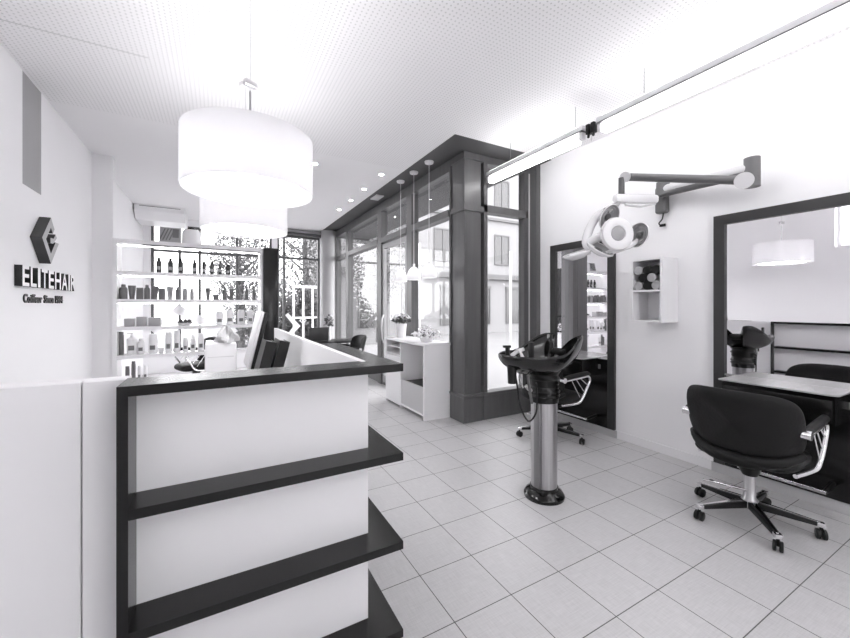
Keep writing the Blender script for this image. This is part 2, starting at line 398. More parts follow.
# things behind the counter
DZ = .79
t = thing('monitor', 'flat computer monitor leaning back behind the white reception counter', 'monitor', (.25, 3.1, DZ))
R = Matrix.Rotation(math.radians(13), 3, 'Y')
mc = Vector((.235, 3.1, 1.155))
MB().obox(mc, (.022, .42, .42), R, .006).build('screen', 'lgrey', t)  # pale grey carries the light reflected in the screen
MB().obox(mc+R@Vector((.025, 0, -.005)), (.028, .43, .425), R, .006).build('back_cover', 'black', t)
m = MB(); m.bar(mc+Vector((.04, 0, 0)), (.30, 3.1, DZ+.01), .06, .03); m.box(.16, .42, 2.98, 3.22, DZ, DZ+.015, .004); m.build('stand', 'black', t)
R = Matrix.Rotation(math.radians(14), 3, 'Y')
for k, (x, y, lb) in enumerate(((.286, 2.70, 'black ring binder behind the counter, nearest the monitor'), (.368, 2.70, 'black ring binder behind the counter, outermost from the monitor'))):
    t = thing('ring_binder', lb, 'binder', (x-.05, y, DZ), 0, 'binders behind the counter')
    c = Vector((x-.03, y, DZ+.20))
    m = MB(); m.obox(c+R@Vector((-.030, 0, 0)), (.004, .25, .37), R); m.obox(c+R@Vector((.030, 0, 0)), (.004, .25, .37), R); m.obox(c+R@Vector((0, -.125, 0)), (.064, .004, .37), R)
    m.build('cover', 'black', t)
    MB().obox(c, (.052, .23, .355), R).build('pages', 'grey', t)
t = thing('printer', 'white office printer standing behind the reception counter', 'printer', (.05, 3.4, DZ))
MB().box(-.09, .13, 3.33, 3.62, DZ, 1.11, .015).build('body', 'white_gloss', t)
MB().box(-.07, .11, 3.328, 3.332, 1.0, 1.006).build('paper_slot', 'lgrey', t)
m = MB()
def lump(u, v):
    a = u*2*PI; p = v*PI/2
    r = .10*(1+.22*math.sin(3*a+4*p)+.12*math.sin(7*a-3*p))
    return Vector((.06+r*.8*math.cos(a)*math.cos(p), 3.45+r*1.2*math.sin(a)*math.cos(p), 1.1105+.11*math.sin(p)*(1+.2*math.sin(5*a))))
m.grid(lump, 28, 9, True); tag(m.build('crumpled_cloth', 'towel_l'), 'crumpled white cloth lying on top of the printer', 'cloth')

# ------------------------------------------------------------ shelf unit with products
SY0, SY1 = 5.87, 6.13
SX0, SX1 = -1.135, .565
t = thing('shelf_unit', 'white open shelf unit full of hair care bottles behind the counter', 'shelf', ((SX0+SX1)/2, 6.0, 0))
ZS = [2.235, 1.834, 1.485, 1.14, .784, .434, .10]
MB().box(SX0, SX0+.045, SY0, SY1, 0, 2.235).build('side_panel', 'white_gloss', t)
MB().box(SX1-.035, SX1, SY0, SY1, 0, 2.235).build('side_panel', 'white_gloss', t)
for i, z in enumerate(ZS): MB().box(SX0+.0455, SX1-.0355, SY0+.002, SY1, z-(.045 if i else .05), z).build('shelf_board' if i else 'top_board', 'white_gloss', t)
MB().box(SX0+.30, SX1-.036, SY0+.004, SY0+.03, 2.166, 2.184).build('light_housing', 'dsteel', t)
for z in (2.183, 1.787, 1.438, 1.093, .737): MB().box(SX0+.06, SX1-.05, SY1-.05, SY1-.03, z-.006, z).build('fill_strip', 'tube', t)  # glowing strips added under the boards to brighten the bottles
tag(MB().box(.572, .765, 5.80, 6.13, 0, 2.235, .004).build('tall_panel', 'dwood'), 'tall narrow dark wooden panel at the right end of the bottle shelves', 'panel')

def bottle(kind, px, z, h, w, mt, label, group):
    x = onY(px, 5.99); o = thing('bottle', label, 'bottle', (x, 5.99, z), 0, group)
    X, Y = x, 5.99; r = w/2; m = MB(); c = MB()
    if kind == 'taper':
        m.lathe([(0, 0), (r, .002), (r, h*.68), (r*.85, h*.78), (r*.55, h*.82), (0, h*.82)], (X, Y, z), 14)
        c.lathe([(r*.56, h*.82), (r*.54, h*.97), (r*.4, h), (0, h)], (X, Y, z), 12)
    elif kind == 'tube':      # upturned tube, wide at its top
        c.lathe([(0, 0), (r*.62, .001), (r*.62, h*.2), (0, h*.2)], (X, Y, z), 14)
        m.lathe([(0, h*.2), (r*.66, h*.2), (r*.98, h*.9), (r, h), (0, h)], (X, Y, z), 14)
    elif kind == 'box':
        m.box(X-r, X+r, Y-r*.7, Y+r*.7, z, z+h*.82, .003); c.box(X-r*.95, X+r*.95, Y-r*.65, Y+r*.65, z+h*.82, z+h, .002)
    elif kind == 'jar':
        m.lathe([(0, 0), (r, .001), (r, h*.6), (0, h*.6)], (X, Y, z), 16); c.lathe([(0, h*.6), (r*1.03, h*.6), (r*1.03, h), (0, h)], (X, Y, z), 16)
    elif kind == 'pump':
        m.lathe([(0, 0), (r, .001), (r, h*.72), (r*.5, h*.8), (0, h*.8)], (X, Y, z), 14)
        c.lathe([(r*.3, h*.8), (r*.3, h*.9), (r*.12, h*.91), (r*.12, h*.97), (0, h*.97)], (X, Y, z), 10); c.box(X-r*.9, X+r*.2, Y-.006, Y+.006, z+h*.96, z+h)
    elif kind == 'can':
        m.lathe([(0, 0), (r, .001), (r, h*.86), (0, h*.86)], (X, Y, z), 16); c.lathe([(0, h*.86), (r*.9, h*.86), (r*.85, h), (0, h)], (X, Y, z), 14)
    m.build('body', mt, o); c.build('cap', {'bot_w': 'bot_w', 'bot_d': 'black'}.get(mt, mt), o)
    if mt in ('bot_d', 'bot_w') and kind in ('taper', 'can', 'pump', 'box'):
        MB().box(X-r*.55, X+r*.55, Y-r-.002, Y-r*.6, z+h*.2, z+h*.42).build('label', 'label' if mt == 'bot_d' else 'bot_g', o)
    return o
ords = ['first', 'second', 'third', 'fourth', 'fifth', 'sixth', 'seventh', 'eighth', 'ninth', 'tenth', 'eleventh', 'twelfth', 'thirteenth', 'fourteenth', 'fifteenth', 'sixteenth', 'seventeenth', 'eighteenth']
kn = dict(taper='bottle with narrow neck', tube='upturned tube', box='square bottle', jar='low jar', pump='pump bottle', can='straight cylindrical bottle')
cn = dict(bot_d='dark', bot_g='grey', bot_l='pale grey', bot_w='white')
def row(z, name, lst, group):
    for i, (px, k, h, w, mt) in enumerate(lst):
        bottle(k, px, z+.0005, h, w, mt, f'{cn[mt]} {kn[k]}, {ords[i]} from left on the {name} shelf', group)
row(1.834, 'uppermost bottle', [(159, 'taper', .20, .058, 'bot_d'), (170.5, 'taper', .20, .062, 'bot_d'), (180.6, 'taper', .20, .062, 'bot_d'), (194.7, 'taper', .195, .048, 'bot_d'), (204, 'can', .175, .048, 'bot_d'), (212, 'taper', .19, .052, 'bot_d'), (220, 'taper', .20, .044, 'bot_d'), (228, 'box', .15, .056, 'bot_d')], 'dark bottles on the upper shelf')
row(1.485, 'second bottle', [(123.5, 'taper', .19, .085, 'bot_g'), (132, 'tube', .175, .085, 'bot_g'), (140, 'box', .15, .072, 'bot_g'), (147, 'taper', .19, .066, 'bot_g'), (155, 'tube', .175, .085, 'bot_g'), (162, 'box', .15, .072, 'bot_g'), (170, 'tube', .17, .078, 'bot_l'), (178, 'taper', .17, .062, 'bot_g'), (185, 'can', .15, .058, 'bot_l'), (192, 'taper', .16, .05, 'bot_l'), (208, 'tube', .165, .065, 'bot_g'), (216, 'jar', .075, .07, 'bot_g'), (224.7, 'taper', .18, .055, 'bot_g'), (231.5, 'tube', .165, .065, 'bot_g'), (238.5, 'jar', .075, .07, 'bot_g'), (246.5, 'taper', .18, .05, 'bot_g'), (254, 'taper', .18, .05, 'bot_g')], 'grey bottles and tubes on the second shelf')
row(1.14, 'third', [(219.5, 'can', .19, .095, 'bot_w'), (229.8, 'can', .21, .095, 'bot_w'), (241, 'can', .205, .095, 'bot_w'), (250.2, 'can', .20, .08, 'bot_w')], 'white bottles on the third shelf')
row(.784, 'fourth', [(121.3, 'can', .29, .055, 'bot_g'), (132, 'pump', .27, .11, 'bot_w'), (141, 'taper', .20, .08, 'bot_w'), (153, 'can', .25, .10, 'bot_w'), (161, 'jar', .07, .06, 'bot_w'), (168.5, 'can', .27, .075, 'bot_w'), (177, 'can', .29, .075, 'bot_w'), (185.5, 'can', .19, .06, 'bot_w'), (193, 'taper', .22, .065, 'bot_w'), (201, 'can', .24, .075, 'bot_w'), (208.5, 'box', .14, .07, 'bot_w')], 'white bottles on the fourth shelf')
row(.434, 'lowest visible', [(127.5, 'box', .20, .04, 'bot_g'), (133.5, 'can', .26, .045, 'bot_g'), (139.5, 'can', .20, .04, 'bot_w'), (145.5, 'can', .20, .045, 'bot_w')], 'small bottles low on the shelf unit')
# pale boxes and a dark bowl plant on the third shelf
for i, (p0, p1, hh) in enumerate(((125, 135, .10), (137, 147, .12), (149, 161, .11))):
    x0, x1 = onY(p0, 5.99), onY(p1, 5.99)
    t = thing('carton', f'pale grey product carton, {ords[i]} from left on the third shelf', 'box', ((x0+x1)/2, 5.99, 1.1405), 0, 'cartons on the third shelf')
    MB().box(x0, x1, 5.93, 6.05, 1.1405, 1.1405+hh, .003).build('box_body', 'bot_l', t); MB().box(x0+.005, x1-.005, 5.935, 6.045, 1.1405+hh, 1.1425+hh).build('lid', 'lgrey', t)
x = onY(185, 5.99)
t = thing('potted_plant', 'small dark leafy plant in a shallow dish on the third shelf', 'plant', (x, 5.99, 1.1405))
MB().lathe([(0, 0), (.05, 0), (.10, .035), (.095, .035), (.05, .012), (0, .012)], (x, 5.99, 1.1405), 24).build('dish', 'white', t)
def leaves(cx, cy, cz, rx, ry, rz, n, s, seed=1, dome=False):
    rnd = random.Random(seed); b = MB(); bm = b.bm
    for i in range(n):
        while True:
            p = Vector((rnd.uniform(-1, 1), rnd.uniform(-1, 1), rnd.uniform(0 if dome else -1, 1)))
            if p.length < 1: break
        c = Vector((cx+p.x*rx, cy+p.y*ry, cz+p.z*rz))
        R = Euler((rnd.uniform(-1.2, 1.2), rnd.uniform(-1.2, 1.2), rnd.uniform(0, 6.28))).to_matrix(); k = s*rnd.uniform(.6, 1.3)
        vs = [bm.verts.new(c+R@Vector(q)*k) for q in ((-1, 0, 0), (0, -.45, .12), (1, 0, -.05), (0, .45, .12))]
        bm.faces.new(vs)
    return b
leaves(x, 5.99, 1.17, .09, .06, .055, 90, .022, 4, True).build('foliage', 'leaf', t)

# on top of the shelves
x0, x1 = onY(160, 5.95), onY(180, 5.95)
t = thing('display_box', 'tilted striped display box standing on top of the shelf unit', 'box', ((x0+x1)/2, 5.98, 2.2355))
R = Matrix.Rotation(math.radians(-12), 3, 'X')
MB().obox(((x0+x1)/2, 5.99, 2.34), (.24, .05, .20), R, .003).build('carton', 'bot_l', t)
m = MB()
for k in range(4): m.obox(Vector(((x0+x1)/2, 5.99, 2.34))+R@Vector((-.085+.035*k, -.027, 0)), (.014, .003, .17), R@Matrix.Rotation(.35, 3, 'Y'))
m.obox(Vector(((x0+x1)/2, 5.99, 2.34))+R@Vector((.06, -.027, .02)), (.07, .003, .12), R)
m.build('stripes', 'bot_g', t)
x = onY(191.5, 5.97)
t = thing('canister', 'white canister with black knob on top of the shelf unit', 'canister', (x, 5.98, 2.2355))
MB().lathe([(0, 0), (.105, 0), (.115, .02), (.11, .155), (.09, .19), (0, .20)], (x, 5.98, 2.2355), 28).build('body', 'white_gloss', t)
MB().lathe([(.05, .198), (.045, .215), (.02, .235), (0, .238)], (x, 5.98, 2.2355), 18).build('knob', 'black', t)

# ceiling air conditioner behind the shelves
t = thing('air_conditioner', 'white boxy air conditioner under the ceiling above the bottle shelves', 'air conditioner', (-.85, 8.6, 2.9))
m = MB(); m.prism([(8.42, CZ-.002), (8.42, 3.14), (8.58, 3.0), (9.2, 3.0), (9.2, CZ-.002)], lambda p, q: Vector((XL+.015, p, q)), lambda p, q: Vector((-.55, p, q)))
m.build('housing', 'white', t); MB().box(-1.25, -.62, 8.419, 8.421, CZ-.03, CZ-.02).build('air_slot', 'grey', t)
MB().box(XL+.013, XL+.018, 8.40, 8.418, 3.14, CZ-.01).build('side_gap', 'grey', t)

# ------------------------------------------------------------ wall sign
def text_mesh(txt, depth, bold=0., spacing=1.0):
    cu = bpy.data.curves.new('txt', 'FONT'); cu.body = txt; cu.extrude = depth/2; cu.offset = bold; cu.size = 1; cu.space_character = spacing
    o = bpy.data.objects.new('txt', cu); C.objects.link(o); bpy.context.view_layer.update()
    me = bpy.data.meshes.new_from_object(o.evaluated_get(bpy.context.evaluated_depsgraph_get()))
    bpy.data.objects.remove(o); bpy.data.curves.remove(cu); return me
def place_text(me, y0, y1, z0, z1, xw, xf, name, mats, parent, ref=None):
    xs = [v.co.x for v in me.vertices]; ys = [v.co.y for v in me.vertices]; zs = [v.co.z for v in me.vertices]
    ax, bx, ay, by, az, bz = ref or (min(xs), max(xs), min(ys), max(ys), min(zs), max(zs)); az, bz = min(zs), max(zs)
    for v in me.vertices:
        v.co = Vector((xw+(v.co.z-az)/(bz-az)*(xf-xw), y0+(v.co.x-ax)/(bx-ax)*(y1-y0), z0+(v.co.y-ay)/(by-ay)*(z1-z0)))
    inv = parent.matrix_basis.inverted() if parent else Matrix()
    me.transform(inv)
    for q in mats: me.materials.append(M[q])
    me.update()
    for p in me.polygons: p.material_index = 0 if p.normal.x > .7 else len(mats)-1
    o = bpy.data.objects.new(name, me); C.objects.link(o)
    if parent: o.parent = parent
    return o
t = thing('company_sign', 'ELITEHAIR in white block letters with deep black sides on the left wall', 'sign', (XL, 4.5, 1.63))
word = 'ELITEHAIR'
# letter advance table so that the nine letters fill the width evenly
wd = dict(E=.80, L=.76, I=.34, T=.86, H=1.0, A=1.02, R=.95); gap = .17
tot = sum(wd[c] for c in word)+gap*(len(word)-1); y = 3.951; Wd = 5.155-3.951
for c in word:
    w = wd[c]/tot*Wd; me = text_mesh(c, .1, .018)
    place_text(me, y, y+w, 1.553, 1.712, XL+.001, XL+.046, 'letter', ('signw', 'signk'), t); y += w+gap/tot*Wd
t = thing('tagline_sign', 'small dark lettering Coiffeur Since 1984 below the block letters', 'sign', (XL, 4.5, 1.46))
for wd_, ya_, yb_ in (('Coiffeur', 4.09, 4.44), ('Since', 4.485, 4.70), ('1984', 4.745, 4.93)):
    place_text(text_mesh(wd_, .1, .022), ya_, yb_, 1.425, 1.497, XL+.001, XL+.010, 'word', ('signd', 'signk'), t)
# diamond emblem: an open lozenge ring with a hooked bar inside
t = thing('logo_emblem', 'silver and dark diamond shaped logo emblem on the wall above ELITEHAIR', 'logo', (XL, 4.40, 1.96))
def G_polys():      # unit lozenge, |a|+|b| <= 1, a along the wall, b up
    k = .56
    left = [(-1, 0), (0, -1), (1, 0), (k*1.0, 0), (0, -k), (-k, 0), (0, k), (.22, k-.22), (.44, .56), (0, 1)]
    hook = [(1, 0), (.56, 0), (.34, -.22+.44*.0), (.0, .12), (-.22, -.10), (.34, -.66+.0), (1, 0)]
    bar = [(.60, .36), (.38, .14), (-.02, .14-.02), (-.02, -.10), (.30, -.10), (.78, .22)]
    return left, bar
def emblem_part(poly, yc, zc, hy, hz, x0, x1, name, parent):
    b = MB(); b.prism(poly, lambda p, q: Vector((x0, yc+p*hy, zc+q*hz)), lambda p, q: Vector((x1, yc+p*hy, zc+q*hz)))
    o = b.build(name, ['signs', 'signd'], parent, 0)
    for p in o.data.polygons: p.material_index = 0 if p.normal.x > .7 else 1
    return o
L_, B_ = G_polys()
emblem_part(L_, 4.40, 1.965, .185, .20, XL+.001, XL+.075, 'outer_ring', t)
emblem_part(B_, 4.40, 1.965, .185, .20, XL+.001, XL+.073, 'inner_bar', t)

# ------------------------------------------------------------ drum lamps
def drum_lamp(x, y, zb, D, label, grp='drum lamps hanging from the ceiling', zoom=True):
    t = thing('drum_lamp', label, 'pendant lamp', (x, y, zb), 0, grp)
    r = D/2; hh = .30
    m = MB(); n = 48
    m.lathe([(r, 0), (r, hh), (r-.004, hh), (r-.004, 0), (r, 0)], (x, y, zb), n); m.build('outer_shade', 'drum', t)
    m = MB(); m.lathe([(r*.78, .012), (r*.78, hh-.01), (r*.78-.004, hh-.01), (r*.78-.004, .012), (r*.78, .012)], (x, y, zb), n); m.build('inner_shade', 'drum', t)
    m = MB(); m.lathe([(0, .0), (r*.775, .0), (r*.775, .006), (0, .006)], (x, y, zb+.012), n); m.build('diffuser', 'disc', t)
    m = MB(); m.lathe([(0, -.06), (.05, -.03), (.06, 0), (.05, .03), (0, .06)], (x, y, zb+hh*.5), 20); m.build('bulb', 'lampbulb', t)
    m = MB()
    for k in range(3): a = k*2*PI/3; m.tube([(x, y, zb+hh-.012), (x+(r-.003)*math.cos(a), y+(r-.003)*math.sin(a), zb+hh-.012)], .004, 6)
    m.tube([(x, y, zb+hh*.5+.06), (x, y, zb+hh)], .012, 8); m.build('spider', 'white', t)
    m = MB(); m.tube([(x, y, zb+hh), (x, y, CZ-.03)], .0025, 6); m.build('cable', 'lgrey', t)
    m = MB(); m.tube([(x, y, zb+hh), (x, y, zb+.56)], .006, 8); m.build('stem', 'steel', t)
    m = MB(); m.obox((x, y, zb+.60), (.07, .03, .035), Matrix.Rotation(.5, 3, 'Z'), .006); m.build('cable_grip', 'chrome', t)
    MB().lathe([(0, -.03), (.045, -.03), (.05, -.001), (0, -.001)], (x, y, CZ), 24).build('canopy', 'white', t)
    return t
drum_lamp(.155, 2.264, 2.02, .66, 'large white drum lamp hanging nearest over the reception counter')
drum_lamp(.20, 3.461, 2.02, .66, 'white drum lamp hanging behind the nearer drum lamp')
drum_lamp(.16, -.6, 2.02, .66, 'added white fill drum lamp, unseen behind the camera')  # extra lamp out of view, added to brighten the room

# three small pendants over the console
for i, (y, lb) in enumerate(((4.165, 'small white glass pendant, nearest of the three over the console'), (4.591, 'small white glass pendant, middle of the three over the console'), (5.018, 'small white glass pendant, farthest of the three over the console'))):
    x = 2.365; t = thing('glass_pendant', lb, 'pendant lamp', (x, y, 1.76), 0, 'glass pendants over the console')
    m = MB(); prof = [(.098, 0), (.10, .03), (.092, .085), (.07, .135), (.04, .17), (.015, .185)]
    m.lathe(prof+[(.012, .182), (.037, .166), (.067, .131), (.088, .083), (.095, .03), (.094, 0), (.098, 0)], (x, y, 1.76), 32); m.build('shade', 'opal', t)
    MB().lathe([(0, .05), (.03, .06), (.04, .09), (.03, .12), (0, .13)], (x, y, 1.76), 18).build('bulb', 'bulb', t)
    MB().lathe([(0, .18), (.016, .18), (.016, .22), (0, .22)], (x, y, 1.76), 12).build('socket', 'chrome', t)
    MB().tube([(x, y, 1.98), (x, y, CZ-.02)], .004, 6).build('cord', 'lgrey', t)
    MB().lathe([(0, -.025), (.055, -.025), (.06, -.001), (0, -.001)], (x, y, CZ), 28).build('canopy', 'white', t)
# recessed ceiling spots
sp = [(314.8, 163.8), (381.3, 174.5), (364, 189.2), (350.9, 200.2), (339.3, 209.6)]
names = ['recessed ceiling spot alone beside the drum lamp', 'recessed spot in the ceiling edge row, nearest one', 'recessed spot in the ceiling edge row, second nearest', 'recessed spot in the ceiling edge row, second farthest', 'recessed spot in the ceiling edge row, farthest one']
for (px, py), lb in zip(sp, names):
    tt = (CZ-H)*F_PX/(306-py); w = W(px, 306, tt)
    t = thing('ceiling_spot', lb, 'spotlight', (w.x, w.y, CZ), 0, 'recessed ceiling spots')
    MB().lathe([(.030, -.004), (.048, -.004), (.048, -.0005), (.030, -.0005), (.030, -.004)], (w.x, w.y, CZ), 24).build('trim_ring', 'white', t)
    MB().lathe([(0, -.003), (.029, -.003), (.029, -.0008), (0, -.0008)], (w.x, w.y, CZ), 24).build('lens', 'spot', t)
t = thing('ceiling_fixture', 'flat rectangular grey fitting on the dark soffit', 'ceiling light', (2.36, 5.95, CZ-.02))
MB().box(2.29, 2.43, 5.80, 6.08, CZ-.022, CZ-.001, .005).build('housing', 'lgrey', t); MB().box(2.32, 2.40, 5.84, 6.04, CZ-.026, CZ-.022).build('lens', 'lgrey', t)

# long tube fixtures along the right wall
def tube_fixture(y0, y1, label, x=2.90):
    t = thing('tube_light', label, 'ceiling light', (x, (y0+y1)/2, 2.97), 0, 'suspended tube lights')
    MB().box(x-.035, x+.035, y0, y1, 2.985, 3.03, .004).build('housing', 'white', t)
    MB().box(x-.038, x+.038, y0+.002, y1-.002, 2.975, 2.984).build('shadow_gap', 'grey', t)
    MB().box(x-.033, x+.033, y0+.05, y1-.05, 2.885, 2.974, .02, 3).build('diffuser', 'tube', t)
    MB().box(x-.028, x+.028, y0+.05, y1-.05, 3.0305, 3.034).build('fill_uplight', 'tube2', t)  # glowing strip added on the housing to brighten the ceiling
    for q in (y0+.005, y1-.045): MB().box(x-.03, x+.03, q, q+.04, 2.90, 2.974, .01).build('end_cap', 'white', t)
    for q in (y0+.10, y1-.40): MB().tube([(x, q, 3.03), (x, q, CZ-.002)], .0025, 6).build('suspension_wire', 'dsteel', t)
tube_fixture(2.26, 3.64, 'suspended glowing tube light in front of the glass corner')
tube_fixture(.05, 2.12, 'long suspended glowing tube light above the big mirror')
tube_fixture(-2.2, -.08, 'added fill tube light, unseen behind the camera along the right wall')  # extra fixture out of view, added for overall brightness
tube_fixture(-2.3, -.5, 'added fill tube light, unseen behind the camera, middle row', 1.5)  # second unseen fixture, added to fill the room with light
t = thing('track_socket', 'pair of black lamp holders on the rail between the two tube lights', 'lamp holder', (2.90, 2.19, 2.95))
for y in (2.165, 2.215):
    m = MB(); m.box(2.875, 2.925, y-.018, y+.018, 2.93, 3.02, .005); m.tube([(2.90, y, 2.94), (2.88, y-.01, 2.90)], .012, 8); m.build('holder', 'black', t)
MB().tube([(2.88, 2.17, 2.90), (2.90, 2.19, 2.87), (2.92, 2.21, 2.90)], .005, 8).build('cable', 'lgrey', t)

# ------------------------------------------------------------ mirror stations
def station(y0, y1, label):
    x = XR; t = thing('mirror_station', label, 'mirror station', (x-.02, (y0+y1)/2, 0), 0, 'mirror stations on the right wall')
    xf = x-.035; w = .078; zt, zd = 2.155, .84
    m = MB(); m.box(xf, x-.0005, y1-w, y1, .082, zt); m.box(xf, x-.0005, y0, y0+w, .082, zt); m.box(xf, x-.0005, y0+w, y1-w, zt-w, zt); m.build('frame', 'framew', t, 0)
    MB().box(x-.012, x-.001, y0+w, y1-w, zd, zt-w).build('mirror_glass', 'mirror', t, 0)
    MB().box(x-.030, x-.001, y0+w, y1-w, .082, zd-.021).build('lower_panel', 'lacq', t)
    MB().box(x-.022, x-.0125, y0-.02, y1+.02, .001, .081).build('plinth', 'base', t)
    ya, yb = y0+.17, y1-.152
    poly = [(x-.013, ya), (x-.30, ya), (x-.325, ya+.03), (x-.325, yb), (x-.013, y1-.06)]
    MB().prism([(x-.013, ya), (x-.29, ya), (x-.325, ya+.035), (x-.325, yb-.01), (x-.31, yb), (x-.036, yb), (x-.036, y1-w-.002), (x-.013, y1-w-.002)], lambda p, q: Vector((p, q, zd-.01)), lambda p, q: Vector((p, q, zd))).build('shelf', 'desk', t)
    MB().box(x-.30, x-.031, ya+.02, yb-.02, zd-.20, zd-.011).build('drawer_box', 'lacq', t)
    d = MB().box(x-.308, x-.3005, ya+.03, yb-.03, zd-.185, zd-.04, .003).build('drawer', 'lacq', t)
    MB().box(x-.034, x-.0305, y0+.16, y0+.26, zd-.13, zd-.08, .002).build('power_socket', 'grey', t)
    yc = (y0+y1)/2
    MB().tube([(x-.20, yc-.23, .17), (x-.20, yc+.25, .17)], .013, 12).build('foot_bar', 'chrome', t)
    for q in (yc-.22, yc+.24):
        MB().tube([(x-.20, q, .17), (x-.03, q, .19)], .015, 10).build('bracket', 'black', t)
    return t
station(.62, 1.586, 'large dark framed mirror station with pale shelf behind the right styling chair')
station(2.494, 3.364, 'narrower looking dark framed mirror station behind the wash basin')

# ------------------------------------------------------------ wall box with towels
t = thing('towel_box', 'white open two-compartment box fixed to the wall between the mirrors', 'wall shelf', (3.57, 2.02, 1.25))
bx0, bx1, by0, by1 = 3.44, XR-.0005, 1.882, 2.165
m = MB(); m.box(bx0, bx1, by0, by0+.018, 1.25, 1.838); m.box(bx0, bx1, by1-.018, by1, 1.25, 1.838); m.box(bx0, bx1, by0+.018, by1-.018, 1.82, 1.838); m.box(bx0, bx1, by0+.018, by1-.018, 1.25, 1.268)
m.build('case', 'white', t); MB().box(bx0+.002, bx1-.01, by0+.018, by1-.018, 1.532, 1.548).build('middle_shelf', 'white', t); MB().box(bx1-.01, bx1-.001, by0+.018, by1-.018, 1.268, 1.82).build('back_panel', 'white', t)
rr = .0405; ys = [by1-.018-rr-.001-i*(.0818) for i in range(3)]
zr = [1.549+rr, 1.549+rr*2.74, 1.549+rr*4.48]
sp3 = [(ys[0], zr[0], 'l', 'pale rolled towel, bottom row left in the wall box'), (ys[1], zr[0], 'd', 'dark rolled towel, bottom row middle in the wall box'), (ys[2], zr[0], 'l', 'pale rolled towel, bottom row right in the wall box'),
       (ys[0]-rr*1.01, zr[1], 'd', 'dark rolled towel, middle row left in the wall box'), (ys[1]-rr*1.01, zr[1], 'l', 'pale rolled towel, middle row right in the wall box'),
       (ys[0], zr[2], 'l', 'pale rolled towel, top row left in the wall box'), (ys[1], zr[2], 'd', 'dark rolled towel, top row middle in the wall box'), (ys[2], zr[2], 'd', 'dark rolled towel, top row right in the wall box')]
for (y, z, c, lb) in sp3:
    b = MB()
    pts = []
    # a spiral strip gives the rolled look on the end face
    b.tube([(bx0+.012, y, z), (bx0+.016, y, z), (bx1-.012, y, z)], [rr*.88, rr*.98, rr*.98], 22)
    sp_ = [(bx0+.010, y+rr*.85*(k/40)*math.cos(k*.42), z+rr*.85*(k/40)*math.sin(k*.42)) for k in range(2, 41)]
    b.tube(sp_, .0022, 5)
    tag(b.build('rolled_towel', 'towel_l' if c == 'l' else 'towel_d'), lb, 'towel', 'rolled towels in the wall box')

